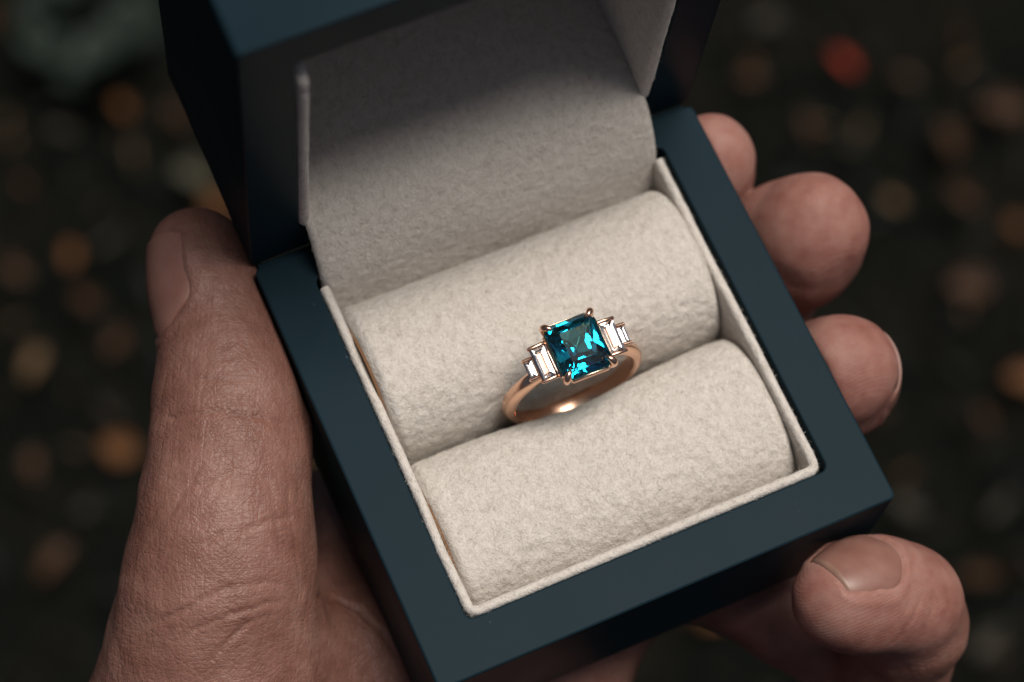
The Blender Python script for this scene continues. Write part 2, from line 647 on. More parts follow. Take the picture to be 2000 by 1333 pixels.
CUSH = ((19.2, 11.1, -11.0, 10.7, 41, -1), (41.9, 11.15, -11.0, 12.4, 57, 1))
for q in CUSH:
    v, f = cushion(*q)
    cu = link_mesh('cushion', v, f, M_FAB, box)
    nap(cu, 85000, .42, .0085, .6, q[4])
    # the bare edge of the tan card core shows beside the left end
    yc, hw, zc, hz = q[:4]
    P = []
    for x in (8.08, 8.40):
        loop = [(x, yc + (hw - .5) * math.cos(a), zc + (hz - .22) * math.sin(a)) for a in np.linspace(0.15, math.pi - .15, 40)]
        P.append(loop)
    v, f = loft(P)
    link_mesh('card_core', v, f, M_TAN, box, False)

# ------------------------------------------------------------------ ring
RY = -3.0
ring = thing('ring', 'rose gold ring with a square teal stone and stepped baguette diamonds, standing between the cushions', 'ring', (32.2, 30.95, -3.1))
ring.rotation_euler = (math.radians(-1.5), math.radians(-.5), math.radians(-1))


def band():
    N = 140
    L = []
    for i in range(N):
        a = math.radians(90 + 33) + math.radians(360 - 66) * i / (N - 1)
        top_ = max(0, math.sin(a))
        w = 1.12 - .22 * top_                       # half width
        t = 1.35 + .25 * top_
        ri = 8.3
        prof_ = [(-w * .82, ri), (-w, ri + .22), (-w, ri + t * .45), (-w * .72, ri + t * .86), (-w * .42, ri + t), (w * .42, ri + t), (w * .72, ri + t * .86), (w, ri + t * .45), (w, ri + .22), (w * .82, ri), (0, ri - .05)]
        L.append([(r * math.cos(a), y, r * math.sin(a)) for y, r in prof_])
    return loft(L)


v, f = band()
o = link_mesh('band', v, f, M_GOLD, ring, True, 38)

GX, GY, GC, GZ = 3.45, 3.95, .95, 12.0
def octo(sx, sy, c, z):
    x, y = GX * sx, GY * sy
    c = GC * c
    return [(x, y - c, z), (x - c, y, z), (-x + c, y, z), (-x, y - c, z), (-x, -y + c, z), (-x + c, -y, z), (x - c, -y, z), (x, -y + c, z)]


def hull(points, name, mat, parent):
    bm = bmesh.new()
    for p in points:
        bm.verts.new([c * MM for c in p])
    r = bmesh.ops.convex_hull(bm, input=bm.verts)
    dead = list({e for e in r.get('geom_interior', []) + r.get('geom_unused', []) if isinstance(e, bmesh.types.BMVert)})
    if dead:
        bmesh.ops.delete(bm, geom=dead, context='VERTS')
    bmesh.ops.recalc_face_normals(bm, faces=bm.faces)
    me = bpy.data.meshes.new(name)
    bm.to_mesh(me); bm.free()
    me.materials.append(mat)
    o = bpy.data.objects.new(name, me)
    C.objects.link(o); o.parent = parent
    return o


gp = octo(1, 1, 1, GZ) + octo(1, 1, 1, GZ - .16)
gp += octo(.80, .80, .70, GZ + .78)
gp += octo(.52, .52, .16, GZ + 1.22)
def side_pts(k, z, along):
    """points on the four long sides and the four cut corners of one pavilion tier"""
    out = []
    for a in along:
        out += [(GX * k, GY * k * a, z), (-GX * k, GY * k * a, z), (GX * k * a, GY * k, z), (GX * k * a, -GY * k, z)]
    return out
gp += side_pts(.865, GZ - .82, (-.42, .42)) + [(sx * GX * .80, sy * GY * .82, GZ - .80) for sx in (-1, 1) for sy in (-1, 1)]
gp += side_pts(.66, GZ - 1.68, (0,)) + [(sx * GX * .585, sy * GY * .60, GZ - 1.62) for sx in (-1, 1) for sy in (-1, 1)]
gp += side_pts(.37, GZ - 2.62, (-.5, .5)) + [(0, .40, GZ - 3.40), (0, -.40, GZ - 3.40)]
hull(gp, 'centre_stone', M_TEAL, ring)

# basket: two rails and four claws
parts = []
def rail(s, z, r):
    c = octo(s, s, 1, z)
    c = c + [c[0], c[1]]
    return tube(c, [r] * len(c), 8)
basket = link_mesh('basket', *merge([rail(.95, GZ - .55, .40), rail(.74, GZ - 2.3, .36)]), M_GOLD, ring, True, 40)
for sx in (-1, 1):
    for sy in (-1, 1):
        gx, gy = GX - GC * .42, GY - GC * .42
        path = [(sx * gx * .45, sy * gy * .45, 8.4), (sx * gx * .72, sy * gy * .74, 9.7), (sx * gx * 1.0, sy * gy * 1.0, 11.3), (sx * gx * 1.055, sy * gy * 1.05, 12.05),
                (sx * gx * 1.04, sy * gy * 1.035, 12.55), (sx * gx * .96, sy * gy * .965, 12.93), (sx * gx * .85, sy * gy * .87, 13.08), (sx * gx * .76, sy * gy * .79, 13.03)]
        rad = [.40, .42, .46, .50, .50, .44, .30, .10]
        P = resample([(*p, r) for p, r in zip(path, rad)], .18)
        v, f = tube([tuple(p[:3]) for p in P], list(P[:, 3]), 14)
        link_mesh('prong', v, f, M_GOLD, ring, True)

# stepped baguettes on the shoulders
def rot_y(P, deg, cx, cz):
    a = math.radians(deg)
    s, c = math.sin(a), math.cos(a)
    return [(cx + x * c + z * s, y, cz - x * s + z * c) for x, y, z in P]


for sx in (-1, 1):
    for hx, hy, cx, cz, tilt, offs, sw in ((1.06, 2.15, 4.66, 10.95, 7, (0,), 1.04), (.56, 1.15, 6.33, 10.2, 12, (0,), .54)):
        def at_(P):
            cp, sp = math.cos(math.radians(6)), math.sin(math.radians(6))
            P = [(x, y * cp - z * sp, y * sp + z * cp) for x, y, z in P]
            return rot_y(P, sx * tilt, sx * cx, cz)
        for ox in offs:
            def rc(k, z):
                return [(ox + sw * k * a, (hy - sw * (1 - k)) * b, z) for a in (-1, 1) for b in (-1, 1)]
            pts = rc(1, 0) + rc(1, -.07) + rc(.66, sw * .07) + rc(.24, sw * .20) + [(ox, hy - sw, -.07 - sw * .916), (ox, -hy + sw, -.07 - sw * .916)]
            pts += [(ox + sw * .55 * a, (hy - sw * .45) * b, -.07 - sw * .46) for a in (-1, 1) for b in (-1, 1)]
            hull(at_(pts), 'baguette_diamond', M_DIA, ring)
        # seat under the stones, bars across their ends
        fr = [[(hx * k * a, hy * kk * b, z) for a, b in ((1, 1), (-1, 1), (-1, -1), (1, -1))] for k, kk, z in ((.93, .96, -.8), (.93, .96, -.16), (1.0, 1.0, -.16), (1.01, 1.03, -.3), (.96, .84, -1.3), (.9, .66, -2.2))]
        v, f = loft(fr, True, True)
        link_mesh('seat', at_(v), f, M_GOLD, ring, False)
        for b in (-1, 1):
            path = [(-hx * 1.08, b * (hy + .12), .0), (-hx * 1.0, b * (hy + .12), .12), (hx * 1.0, b * (hy + .12), .12), (hx * 1.08, b * (hy + .12), .0)]
            v, f = tube(path, [.18, .27, .27, .18], 10)
            link_mesh('end_bar', at_(v), f, M_GOLD, ring, True, 50)

# ------------------------------------------------------------------ hand (signed distance field -> one skin)
def smin(a, b, k):
    h = np.maximum(k - np.abs(a - b), 0) / k
    return np.minimum(a, b) - h * h * k * .25


def cone(P, a, b, ra, rb):
    """distance to a round cone (linear radius along the bone)"""
    a, b = np.asarray(a, np.float32), np.asarray(b, np.float32)
    ab = b - a
    t = np.clip(((P - a) @ ab) / (ab @ ab), 0, 1)
    d = np.sqrt(((P - a - t[..., None] * ab) ** 2).sum(-1))
    return d - (ra + (rb - ra) * t)


class Field:
    def __init__(s, lo, hi, h):
        s.lo, s.h = np.array(lo, np.float32), h
        s.n = np.ceil((np.array(hi) - lo) / h).astype(int) + 1
        s.ax = [s.lo[i] + h * np.arange(s.n[i], dtype=np.float32) for i in range(3)]
    def blank(s):
        return np.full(s.n, 30.0, np.float32)
    def add(s, D, a, b, ra, rb, k, pad=9):
        lo = np.minimum(np.array(a) - ra, np.array(b) - rb) - pad
        hi = np.maximum(np.array(a) + ra, np.array(b) + rb) + pad
        i0 = np.clip(((lo - s.lo) / s.h).astype(int), 0, s.n)
        i1 = np.clip(((hi - s.lo) / s.h).astype(int) + 1, 0, s.n)
        sl = tuple(slice(i0[q], i1[q]) for q in range(3))
        if min(i1 - i0) <= 0:
            return
        P = np.stack(np.meshgrid(*[s.ax[q][sl[q]] for q in range(3)], indexing='ij'), -1)
        D[sl] = smin(D[sl], cone(P, a, b, ra, rb), k)
    def chain(s, D, pts, k):
        for p, q in zip(pts[:-1], pts[1:]):
            s.add(D, p[:3], q[:3], p[3], q[3], k)


def surface_nets(D, lo, h):
    sgn = D < 0
    n = np.array(D.shape)
    c = np.zeros(n - 1, np.int8)
    for a in (0, 1):
        for b in (0, 1):
            for d in (0, 1):
                c += sgn[a:n[0] - 1 + a, b:n[1] - 1 + b, d:n[2] - 1 + d]
    act = (c > 0) & (c < 8)
    I = np.argwhere(act)
    idx = np.full(n - 1, -1, np.int64)
    idx[act] = np.arange(len(I))
    acc = np.zeros((len(I), 3)); cnt = np.zeros(len(I))
    corners = [(a, b, d) for a in (0, 1) for b in (0, 1) for d in (0, 1)]
    val = {q: D[I[:, 0] + q[0], I[:, 1] + q[1], I[:, 2] + q[2]] for q in corners}
    for p in corners:
        for ax in range(3):
            if p[ax] == 0:
                q = list(p); q[ax] = 1; q = tuple(q)
                va, vb = val[p], val[q]
                m = (va < 0) != (vb < 0)
                t = np.where(m, va / np.where(m, va - vb, 1), 0)
                pt = np.array(p, float)[None, :] + np.zeros((len(I), 3))
                pt[:, ax] = t
                acc += pt * m[:, None]; cnt += m
    V = (I + acc / cnt[:, None]) * h + lo
    F = []
    for ax in range(3):
        u, w = [(1, 2), (2, 0), (0, 1)][ax]
        sl0 = [slice(None)] * 3; sl1 = [slice(None)] * 3
        sl0[ax] = slice(0, n[ax] - 1); sl1[ax] = slice(1, n[ax])
        s0, s1 = sgn[tuple(sl0)], sgn[tuple(sl1)]
        E = np.argwhere(s0 != s1)
        ok = (E[:, u] > 0) & (E[:, w] > 0) & (E[:, u] < n[u] - 1) & (E[:, w] < n[w] - 1)
        E = E[ok]
        def g(du, dw):
            e = E.copy(); e[:, u] += du; e[:, w] += dw
            return idx[e[:, 0], e[:, 1], e[:, 2]]
        q = np.stack([g(-1, -1), g(0, -1), g(0, 0), g(-1, 0)], 1)
        flip = ~s0[E[:, 0], E[:, 1], E[:, 2]]
        q[flip] = q[flip][:, ::-1]
        F.append(q)
    return V, np.concatenate(F)


def S(px, py, z, r):
    return (*seen(px, py, z), r)


H = .42
fld = Field((-78, -118, -92), (86, 82, 8), H)
palm = fld.blank()
fld.chain(palm, [(8, 36, -45, 11), (18, 18, -48, 13), (8, 2, -52, 14), (-14, -6, -52, 17)], 8)
fld.chain(palm, [(24, 34, -44, 11), (26, 14, -49, 11), (12, -6, -54, 13), (-12, -14, -54, 17)], 8)
fld.chain(palm, [(4, 32, -40, 8), (-8, 20, -40, 10)], 8)
fld.chain(palm, [(-14, -6, -50, 18), (-34, -34, -56, 21), (-48, -70, -66, 25), (-62, -112, -78, 28)], 10)
fld.chain(palm, [S(640, 1180, -33, 7), S(700, 1280, -33, 9.5), S(790, 1400, -37, 11)], 5)
thumb_pts = [S(382, 492, -6, 6.0), S(404, 560, -6.5, 6.7), S(430, 645, -7, 6.9), S(446, 750, -7.5, 8.6), S(450, 830, -8, 9.1),
             S(444, 930, -9, 9.8), S(438, 1040, -10.5, 10.6), S(426, 1150, -13.5, 11.7), S(420, 1290, -20, 13.4), S(400, 1450, -30, 16.5), (-28, -18, -48, 18)]
tips = {
    'thumb': (thumb_pts, 4, 9),
    'index': ([S(1386, 311, -8, 6.3), S(1368, 338, -13, 6.8), S(1325, 372, -22, 7.2), (60, 52, -36, 8.2), (32, 41, -38, 9), (12, 34, -44, 10)], 2.5, 7),
    'middle': ([S(1582, 452, -7, 7.9), S(1555, 474, -12, 8.6), S(1500, 505, -22, 8.6), (62, 34, -38, 8.4), (42, 28, -37, 9), (22, 26, -44, 10)], 2.5, 7),
    'ring': ([S(1645, 722, -7, 7.4), S(1632, 740, -12, 7.9), S(1570, 775, -22, 7.8), (62, 17, -38, 8), (46, 16, -37, 8.6), (30, 18, -45, 10)], 2.5, 7),
    'little': ([S(1632, 1172, -6.5, 5.7), S(1668, 1165, -8.5, 6.8), S(1722, 1158, -11, 7.2), S(1766, 1172, -14, 7.0), S(1782, 1220, -20, 6.8), S(1756, 1300, -30, 6.6), S(1690, 1300, -40, 6.8), (48, 11, -45, 7.2), (30, 17, -48, 9)], 2.2, 6),
}
total = palm.copy()
for k_, (pts, kk, kp) in tips.items():
    D = fld.blank()
    fld.chain(D, pts, kk)
    total = np.minimum(total, smin(palm, D, kp))
# flesh flattens against the box instead of entering it
X, Y, Z = np.meshgrid(*fld.ax, indexing='ij', sparse=True)
dx = np.maximum(np.maximum(-X, X - BX), -1e3); dy = np.maximum(-Y, Y - BY); dz = np.maximum(-BH - Z, Z - 60)
bd = np.maximum(np.maximum(dx, dy), dz)
total = np.maximum(total, .12 - bd)
HV, HF = surface_nets(total, fld.lo, H)
del X, Y, Z, dx, dy, dz, bd, palm

def vert_normals(V, F):
    a, b, c, d = V[F[:, 0]], V[F[:, 1]], V[F[:, 2]], V[F[:, 3]]
    fn = np.cross(c - a, d - b)
    N = np.zeros_like(V)
    for k in range(4):
        for q in range(3):
            N[:, q] += np.bincount(F[:, k], fn[:, q], len(V))
    return N / np.maximum(np.linalg.norm(N, axis=1)[:, None], 1e-12)


def relax(V, F, it, w=.5):
    E = np.concatenate([F[:, [0, 1]], F[:, [1, 2]], F[:, [2, 3]], F[:, [3, 0]]])
    deg = np.bincount(E[:, 0], minlength=len(V)) + np.bincount(E[:, 1], minlength=len(V))
    for _ in range(it):
        acc = np.zeros_like(V)
        for q in range(3):
            acc[:, q] = np.bincount(E[:, 0], V[E[:, 1], q], len(V)) + np.bincount(E[:, 1], V[E[:, 0], q], len(V))
        V = V * (1 - w) + acc / np.maximum(deg, 1)[:, None] * w
    return V


HV = relax(HV, HF, 5)
bvh = BVHTree.FromPolygons([tuple(p) for p in HV], [tuple(int(i) for i in q) for q in HF])


def on_skin(px, py):
    v = RC.T @ np.array([(px - 1000) / 4600, (py - 666.5) / 4600, 1.0])
    h = bvh.ray_cast(Vector(CAM / MM), Vector(v))
    return None if h[0] is None else np.array(h[0])


def dense(pts, step=1.0):
    out = []
    for a, b in zip(pts[:-1], pts[1:]):
        n = max(2, int(np.linalg.norm(b - a) / step))
        out += [a + (b - a) * i / n for i in range(n)]
    return np.array(out + [pts[-1]])


# skin creases: width (mm), depth (mm), line
CREASES = [
    (.35, .28, [(288, 838), (330, 815), (380, 806), (430, 803), (480, 812), (540, 822), (588, 836)]),
    (.30, .16, [(292, 760), (340, 748), (400, 742), (460, 738), (520, 745)]),
    (.25, .12, [(300, 715), (360, 700), (430, 700), (500, 706)]),
    (.30, .15, [(286, 880), (340, 868), (420, 858), (500, 868), (580, 880)]),
    (.30, .14, [(420, 610), (450, 700), (470, 770), (490, 830)]),
    (.25, .12, [(445, 600), (490, 700), (520, 760), (545, 830)]),
    (.35, .18, [(275, 960), (330, 935), (390, 950), (450, 925), (520, 935), (598, 915)]),
    (.35, .20, [(300, 1120), (360, 1090), (420, 1050), (500, 1030), (560, 1010), (602, 1000)]),
    (.40, .24, [(250, 1230), (320, 1210), (380, 1180), (440, 1150), (520, 1135), (600, 1150)]),
    (.35, .20, [(330, 1260), (390, 1230), (450, 1200), (520, 1180), (600, 1165)]),
    (.35, .18, [(400, 1310), (440, 1260), (480, 1220), (540, 1200)]),
    (.30, .14, [(520, 900), (530, 960), (540, 1030), (555, 1110)]),
    (.30, .14, [(560, 900), (563, 980), (575, 1060), (585, 1140)]),
    (.30, .14, [(470, 850), (440, 930), (400, 1000), (350, 1060)]),
    (.30, .14, [(420, 860), (380, 930), (340, 1000), (300, 1050)]),
    (.50, .35, [(604, 1165), (650, 1168), (700, 1190), (740, 1230), (790, 1300)]),
    (.30, .15, [(620, 1220), (660, 1215), (700, 1235)]),
    (.30, .15, [(640, 1265), (690, 1255), (730, 1270)]),
    (.30, .16, [(1805, 1140), (1790, 1190), (1760, 1235), (1730, 1260)]),
    (.28, .14, [(1825, 1150), (1815, 1200), (1785, 1250)]),
    (.28, .12, [(1775, 1140), (1768, 1190), (1745, 1230)]),
]
HN = vert_normals(HV, HF)
disp = np.zeros(len(HV))
tint = np.zeros(len(HV))
for wd, dp, ln in CREASES:
    p = [on_skin(*q) for q in ln]
    p = [q for q in p if q is not None]
    p = [p[0]] + [b for a, b in zip(p[:-1], p[1:]) if np.linalg.norm(a - b) < 14] if len(p) > 1 else p
    if len(p) < 2:
        continue
    Q = dense(p, .5)
    jit = np.stack([vnoise(Q, .55, 80 + k) for k in range(3)], 1) * .22 + np.stack([vnoise(Q, 1.6, 84 + k) for k in range(3)], 1) * .10
    Q = Q + jit
    tq = np.linspace(0, 1, len(Q))
    amp = np.clip(np.minimum(tq, 1 - tq) / .3, 0, 1) * (.75 + .35 * vnoise(Q, .5, 88))
    lo, hi = Q.min(0) - 2, Q.max(0) + 2
    sel = np.where(((HV > lo) & (HV < hi)).all(1))[0]
    best = np.zeros(len(sel))
    for q, a_ in zip(Q, amp):
        d2 = ((HV[sel] - q) ** 2).sum(1)
        best = np.maximum(best, a_ * np.exp(-d2 / wd ** 2) - a_ * .10 * np.exp(-d2 / (wd * 3.5) ** 2))
    disp[sel] -= 2.5 * dp * best
disp += vnoise(HV, .10, 70) * .38 + vnoise(HV, .22, 71) * .2 + vnoise(HV, .55, 72) * .05
hand_root = None
HV2 = HV + HN * disp[:, None]


# nails: curved plates laid on the fingertip
def nail(centre, axis, nrm_, length, half, seed, curve=9.0, thick=.35):
    axis = np.array(axis, float); axis /= np.linalg.norm(axis)
    n = np.array(nrm_, float); n -= axis * (n @ axis); n /= np.linalg.norm(n)
    s = np.cross(axis, n)
    nu, nv = 22, 18
    G = np.zeros((nu, nv, 3))
    for i in range(nu):
        u = i / (nu - 1)
        base_w = 1 - .62 * max(0, (.40 - u) / .40) ** 2 - .10 * max(0, (u - .85) / .15) ** 2
        for j in range(nv):
            a = (j / (nv - 1) * 2 - 1)
            ang = a * half * base_w
            d = n * math.cos(ang) + s * math.sin(ang)
            # rounded free edge
            du = (u - .5) * length + .10 * length * (u > .5) * (u - .5) * 2 * (1 - a * a) - .18 * length * (u < .5) * (.5 - u) * 2 * (1 - a * a) * .6
            org = np.array(centre) + axis * du
            h = bvh.ray_cast(Vector(org + d * 20), Vector(-d))
            rr = np.linalg.norm(np.array(h[0]) - org) if h[0] is not None else curve
            G[i, j] = (rr, ang, du)
    R0 = G[:, :, 0]
    R0 = np.clip(R0, np.median(R0) - 3.2, np.median(R0) + .9)
    for _ in range(6):
        R1 = R0.copy()
        R1[1:-1] = (R0[:-2] + R0[2:] + 2 * R0[1:-1]) / 4
        R1[:, 1:-1] = (R1[:, :-2] + R1[:, 2:] + 2 * R1[:, 1:-1]) / 4
        R0 = R1
    def pts(off):
        P = []
        for i in range(nu):
            for j in range(nv):
                ang, du = G[i, j, 1], G[i, j, 2]
                e = abs(j / (nv - 1) * 2 - 1)
                sink = -.40 * e ** 5 - .30 * (max(0, .12 - i / (nu - 1)) / .12) ** 1.5 + .05 * max(0, i / (nu - 1) - .8) / .2
                d = n * math.cos(ang) + s * math.sin(ang)
                P.append(np.array(centre) + axis * du + d * (R0[i, j] + off + sink))
        return P
    V = pts(.22) + pts(.22 - thick)
    o_ = nu * nv
    F = []
    for i in range(nu - 1):
        for j in range(nv - 1):
            q = (i * nv + j, i * nv + j + 1, (i + 1) * nv + j + 1, (i + 1) * nv + j)
            F.append(q); F.append(tuple(o_ + k for k in q[::-1]))
    for i in range(nu - 1):
        F.append((i * nv, (i + 1) * nv, o_ + (i + 1) * nv, o_ + i * nv))
        F.append((i * nv + nv - 1, o_ + i * nv + nv - 1, o_ + (i + 1) * nv + nv - 1, (i + 1) * nv + nv - 1))
    for j in range(nv - 1):
        F.append((j, o_ + j, o_ + j + 1, j + 1))
        F.append(((nu - 1) * nv + j, (nu - 1) * nv + j + 1, o_ + (nu - 1) * nv + j + 1, o_ + (nu - 1) * nv + j))
    return np.array(V), F


right, down, fwd = RC
t0, t2 = np.array(thumb_pts[0][:3]), np.array(thumb_pts[2][:3])
NAILS = []
thumb_axis = t0 - t2
NAILS.append(nail(t0 * .62 + t2 * .38, thumb_axis, -right * .95 - fwd * .55 - down * .05, 11.0, 1.0, 1))
lp = tips['little'][0]
l0, l3 = np.array(lp[0][:3]), np.array(lp[3][:3])
NAILS.append(nail(l0 * .90 + l3 * .10, l0 - l3, right * .24 - down * .90 - fwd * .36, 8.4, .98, 2))
rp = np.array(tips['ring'][0][0][:3]); rq = np.array(tips['ring'][0][2][:3])
NAILS.append(nail(rp * .75 + rq * .25, rp - rq, right * .8 + fwd * 1.0 + down * .1, 9.0, .8, 3))

# the skin rises round each nail
for V_, F_ in NAILS:
    nn = len(V_) // 2
    top_ = V_[:nn].reshape(22, 18, 3)
    rim = np.concatenate([top_[:, 0], top_[:, -1], top_[0, :]])
    plate = top_[2:-1, 2:-2].reshape(-1, 3)
    lo, hi = rim.min(0) - 4, rim.max(0) + 4
    sel = np.where(((HV2 > lo) & (HV2 < hi)).all(1))[0]
    d = np.full(len(sel), 99.0)
    for q in dense(list(top_[:, 0]), .4).tolist() + dense(list(top_[:, -1]), .4).tolist() + dense(list(top_[0]), .4).tolist():
        d = np.minimum(d, ((HV2[sel] - q) ** 2).sum(1))
    d = np.sqrt(d)
    dpl = np.full(len(sel), 99.0)
    for q in plate:
        dpl = np.minimum(dpl, ((HV2[sel] - q) ** 2).sum(1))
    dpl = np.sqrt(dpl)
    HV2[sel] += HN[sel] * (.20 * np.exp(-((d - .75) / .6) ** 2) * (dpl > .8) - .38 * np.exp(-(dpl / .7) ** 2))[:, None]

hand = link_mesh('hand', HV2, HF, M_SKIN, None, True)
tipd = np.full(len(HV), 99.0)
for k_ in ('index', 'middle', 'ring', 'little'):
    for q in tips[k_][0][:3]:
        tipd = np.minimum(tipd, np.linalg.norm(HV - np.array(q[:3]), axis=1) - q[3])
pad = np.clip(1 - tipd / 7.0, 0, 1)                 # soft pads: finer relief, rosier skin
at = hand.data.attributes.new('pad', 'FLOAT', 'POINT')
at.data.foreach_set('value', pad.astype(np.float32))
tag(hand, 'bare left hand cradling the ring box, thumb along its left side', 'hand')
for k_, (V_, F_) in enumerate(NAILS):
    o = link_mesh('nail', V_, F_, M_NAIL, hand, True, 60)
    o.data.materials.append(M_NAILEDGE)
    for pgn in o.data.polygons:                      # the pale free edge
        if min(i % (22 * 18) for i in pgn.vertices) >= 20 * 18 and k_ == 1:
            pgn.material_index = 1

# ------------------------------------------------------------------ forest floor far below
GZ0 = -.78


def mat_soil():
    m, nt, p = new_mat('forest_soil')
    co = objco(nt)
    a = noise(nt, co, 14, 6, .65)
    b = noise(nt, co, 70, 5, .7)
    mx = nt.nodes.new('ShaderNodeMix'); mx.data_type = 'FLOAT'; mx.inputs[0].default_value = .5
    nt.links.new(a.outputs[0], mx.inputs[2]); nt.links.new(b.outputs[0], mx.inputs[3])
    r = ramp(nt, mx.outputs[0], [(.35, (.0010, .0022, .0016)), (.5, (.0028, .0036, .0023)), (.68, (.011, .008, .0045))])  # shade over the ground is put into these very dark tones
    nt.links.new(r.outputs[0], p.inputs['Base Color'])
    p.inputs['Roughness'].default_value = .9
    p.inputs['Specular IOR Level'].default_value = .1
    bb = bump(nt, b.outputs[0], .6, .01)
    nt.links.new(bb.outputs[0], p.inputs['Normal'])
    return m


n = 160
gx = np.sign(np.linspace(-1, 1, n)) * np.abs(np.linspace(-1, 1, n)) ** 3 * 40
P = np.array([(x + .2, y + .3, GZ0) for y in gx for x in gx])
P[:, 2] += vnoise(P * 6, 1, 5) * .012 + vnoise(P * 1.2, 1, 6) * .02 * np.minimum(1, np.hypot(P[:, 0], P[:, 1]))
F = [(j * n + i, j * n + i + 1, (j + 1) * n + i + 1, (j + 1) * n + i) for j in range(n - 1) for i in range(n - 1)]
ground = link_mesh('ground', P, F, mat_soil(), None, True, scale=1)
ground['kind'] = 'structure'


def leaf_mesh(name, w, lobes, mat, curl, seed):
    g = np.random.default_rng(seed)
    nu, nv = 14, 7
    V, F = [], []
    for i in range(nu):
        u = i / (nu - 1)
        half = w * (math.sin(math.pi * min(1, u * .96 + .04)) ** .8) * (1 - .25 * u) * (1 + lobes * math.sin(u * 22))
        for j in range(nv):
            a = j / (nv - 1) * 2 - 1
            V.append((a * half, u - .5, curl * (a * a * half * 1.3 + (u - .5) ** 2 * .7) + .02 * abs(a) + .02 * g.normal()))
    for i in range(nu - 1):
        for j in range(nv - 1):
            F.append((i * nv + j, i * nv + j + 1, (i + 1) * nv + j + 1, (i + 1) * nv + j))
    o_ = len(V)
    sv, sf = tube([(0, -.5, .01), (.02, -.68, .05), (.05, -.85, .12)], [.018, .014, .01], 5)
    V += sv; F += [tuple(k + o_ for k in q) for q in sf]
    me = bpy.data.meshes.new(name)
    me.from_pydata(V, [], F); me.update()
    me.polygons.foreach_set('use_smooth', [True] * len(me.polygons))
    me.materials.append(mat)
    return me


def mat_leaf(name, col):
    m, nt, p = new_mat(name)
    co = objco(nt)
    n_ = noise(nt, co, 5, 5, .6)
    r = ramp(nt, n_.outputs[0], [(.3, tuple(c * .55 for c in col)), (.6, col), (.8, tuple(min(1, c * 1.3) for c in col))])
    nt.links.new(r.outputs[0], p.inputs['Base Color'])
    p.inputs['Roughness'].default_value = .6
    p.inputs['Specular IOR Level'].default_value = .25
    return m


LEAFC = {'red': (.30, .032, .014), 'orange': (.15, .062, .02), 'tan': (.14, .088, .045), 'brown': (.055, .026, .012), 'grey': (.042, .037, .028), 'pale': (.085, .082, .055), 'yellow': (.13, .075, .026)}
LEAFM = {k: leaf_mesh('fallen_leaf', .36 + .03 * i, .10 if i % 2 else .03, mat_leaf(k + '_leaf', c), .35 + .06 * i, i) for i, (k, c) in enumerate(LEAFC.items())}


def leaf(px, py, size, kind, label, group=None, lift=.012):
    p = seen(px, py, GZ0 / MM) * MM
    o = bpy.data.objects.new('fallen_leaf', LEAFM[kind])
    C.objects.link(o)
    o.location = (p[0], p[1], GZ0 + lift + .01)
    o.scale = (size * random.uniform(.38, .7), size * random.uniform(.55, .95), size * .6)
    o.rotation_euler = (random.uniform(-.35, .35), random.uniform(-.35, .35), random.uniform(0, 6.28))
    tag(o, label, 'leaf', group)


FAR = 'fallen leaves on the dark ground'
leaf(1632, 165, .026, 'red', 'bright red fallen leaf on the dark ground above the fingertips', FAR)
leaf(146, 536, .022, 'orange', 'orange fallen leaf on the dark ground left of the thumb tip', FAR)
leaf(132, 300, .024, 'grey', 'grey-brown fallen leaf on the dark ground at upper left', FAR)
leaf(78, 748, .026, 'tan', 'tan fallen leaf on the dark ground near the left edge', FAR)
leaf(238, 905, .028, 'orange', 'orange-brown fallen leaf on the dark ground beside the base of the thumb', FAR)
leaf(390, 395, .036, 'pale', 'pale fallen leaf on the dark ground behind the thumb tip', FAR)
leaf(430, 430, .026, 'orange', 'orange fallen leaf on the ground between thumb tip and lid', FAR)
leaf(612, 905, .026, 'yellow', 'yellowish fallen leaf on the ground seen between thumb and box', FAR)
leaf(1382, 1235, .022, 'orange', 'orange fallen leaf on the ground just under the box front', FAR)
leaf(1425, 1205, .020, 'tan', 'tan fallen leaf on the ground just under the box front', FAR)
leaf(1870, 600, .034, 'brown', 'large rust brown fallen leaf on the dark ground right of the middle fingertip', FAR)
leaf(1730, 430, .020, 'tan', 'ochre fallen leaf on the dark ground just right of the middle fingertip', FAR)
leaf(1760, 1020, .022, 'grey', 'grey fallen leaf on the dark ground right of the box corner', FAR)
leaf(1900, 1150, .022, 'brown', 'rust fallen leaf on the dark ground right of the little finger', FAR)
leaf(1930, 1010, .022, 'grey', 'greyish fallen leaf on the dark ground near the right edge', FAR)
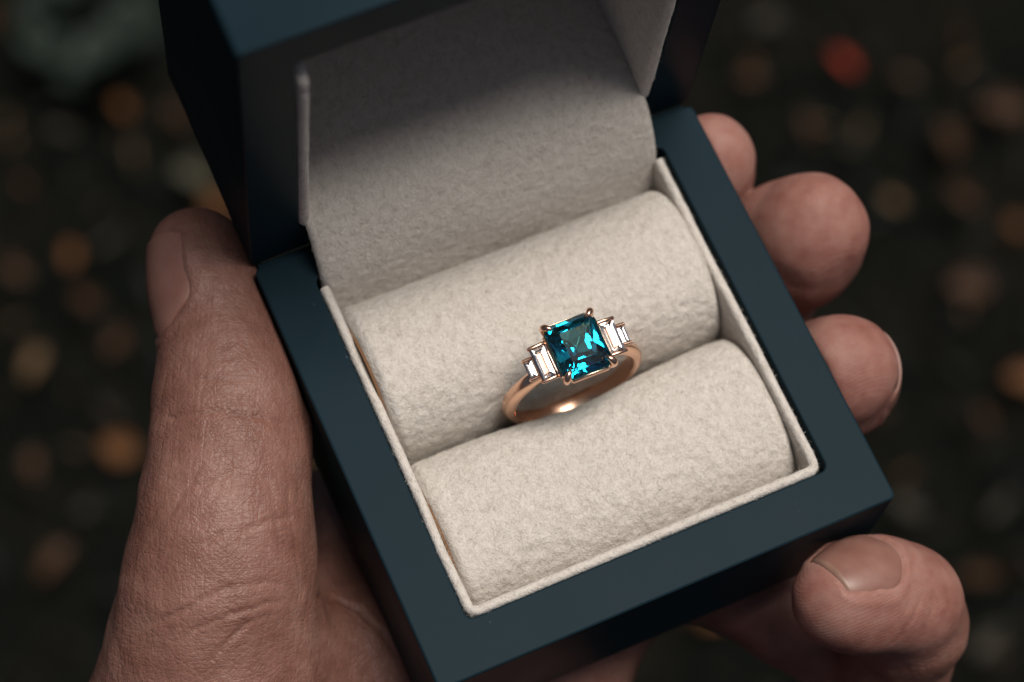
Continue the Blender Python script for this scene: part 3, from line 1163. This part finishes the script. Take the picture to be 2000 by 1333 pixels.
spots = [(1560, 290, .024, 'brown', 'dull brown fallen leaf on the dark ground between the index and middle fingertips'),
         (1650, 325, .022, 'grey', 'dull grey fallen leaf on the dark ground above the middle fingertip'),
         (1830, 320, .034, 'brown', 'dull brown fallen leaf below and right of the red leaf'),
         (1480, 90, .020, 'grey', 'dim grey fallen leaf on the ground just right of the lid'),
         (1745, 195, .022, 'brown', 'dark brown fallen leaf on the ground beside the red leaf'),
         (1860, 425, .030, 'brown', 'brown fallen leaf on the ground upper right of the middle fingertip'),
         (1965, 480, .022, 'orange', 'rust fallen leaf at the right edge, level with the middle fingertip'),
         (1945, 250, .028, 'brown', 'dark brown fallen leaf near the right edge, below the top corner'),
         (225, 500, .018, 'grey', 'small grey fallen leaf on the ground just left of the thumbnail'),
         (180, 625, .024, 'brown', 'dull brown fallen leaf on the ground left of the thumb joint'),
         (60, 400, .020, 'brown', 'dark brown fallen leaf near the left edge, level with the thumb tip'),
         (250, 250, .026, 'orange', 'rust brown fallen leaf on the ground left of the lid'),
         (235, 700, .018, 'brown', 'small brown fallen leaf on the ground beside the thumb joint'),
         (85, 940, .026, 'brown', 'brown fallen leaf near the left edge, level with the base of the thumb'),
         (180, 1020, .018, 'grey', 'small grey fallen leaf beside the base of the thumb'),
         (50, 560, .022, 'brown', 'dark brown fallen leaf at the left edge below the orange leaf level'),
         (1900, 850, .022, 'brown', 'dull brown fallen leaf on the ground right of the ring fingertip'),
         (1985, 770, .026, 'orange', 'rust fallen leaf at the right edge, level with the ring fingertip'),
         (1450, 190, .018, 'brown', 'brown fallen leaf on the ground above the index fingertip'),
         (1910, 1270, .022, 'grey', 'grey fallen leaf on the ground at lower right, below the little finger knuckle'),
         (350, 260, .020, 'brown', 'brown fallen leaf on the ground against the left side of the lid'),
         (1850, 110, .024, 'brown', 'dark brown fallen leaf on the ground at upper right'),
         (120, 1130, .026, 'brown', 'dark brown fallen leaf on the ground at lower left'),
         (1560, 1295, .018, 'brown', 'brown fallen leaf on the ground below the little fingertip')]
for x, y, z_, k_, l_ in spots:
    leaf(x, y, z_, k_, l_, FAR)

# litter too small to count: twigs, needles and crumbs, one sheet of pieces
V, F = [], []
g = np.random.default_rng(3)
mats_idx = []
for _ in range(14000):
    x, y = g.normal(.2, .75), g.normal(.3, .75)
    s, a = g.uniform(.003, .011), g.uniform(0, 6.28)
    w = s * g.uniform(.2, .7)
    c_, s_ = math.cos(a), math.sin(a)
    o_ = len(V)
    z = GZ0 + .012 + g.uniform(0, .012)
    for u, v_ in ((-1, 0), (0, .5), (1, 0), (0, -.5)):
        V.append((x + (u * s * c_ - v_ * w * s_), y + (u * s * s_ + v_ * w * c_), z + g.uniform(-.003, .003)))
    V.append((x, y, z + .004 * g.random()))
    F += [(o_, o_ + 1, o_ + 4), (o_ + 1, o_ + 2, o_ + 4), (o_ + 2, o_ + 3, o_ + 4), (o_ + 3, o_, o_ + 4)]
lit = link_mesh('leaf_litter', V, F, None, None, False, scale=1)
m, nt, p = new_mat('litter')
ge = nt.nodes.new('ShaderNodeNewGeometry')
r = ramp(nt, ge.outputs['Random Per Island'], [(0, (.0010, .0018, .0014)), (.5, (.0022, .0030, .0020)), (.78, (.013, .0075, .0038)), (.9, (.075, .038, .015)), (.97, (.15, .095, .05))])  # darkest pieces carry the same painted-in ground shade as the soil
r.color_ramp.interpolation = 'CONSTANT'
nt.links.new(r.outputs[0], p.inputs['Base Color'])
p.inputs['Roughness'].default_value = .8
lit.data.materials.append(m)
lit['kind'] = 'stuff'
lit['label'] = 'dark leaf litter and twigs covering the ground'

# pale low plant at the upper left
pl = thing('low_plant', 'pale grey-green low plant on the ground at the upper left', 'plant')
q = seen(190, 110, GZ0 / MM)
pl.location = (q[0] * MM, q[1] * MM, GZ0)
pm = mat_leaf('sage_leaf', (.020, .030, .024))
pmesh = leaf_mesh('leaf', .42, .02, pm, .3, 99)
for i in range(9):
    o = bpy.data.objects.new('leaf', pmesh)
    C.objects.link(o); o.parent = pl
    a = i * 2.4
    o.location = (.022 * math.cos(a), .022 * math.sin(a), .03 + .006 * i % .02)
    o.scale = (.036,) * 3
    o.rotation_euler = (random.uniform(-.5, .5), random.uniform(-.4, .4), a)
v, f = tube([(0, 0, -5), (1, 0, 15), (3, 2, 36)], [2.2, 1.8, 1.2], 8)
link_mesh('stem', v, f, pm, pl)
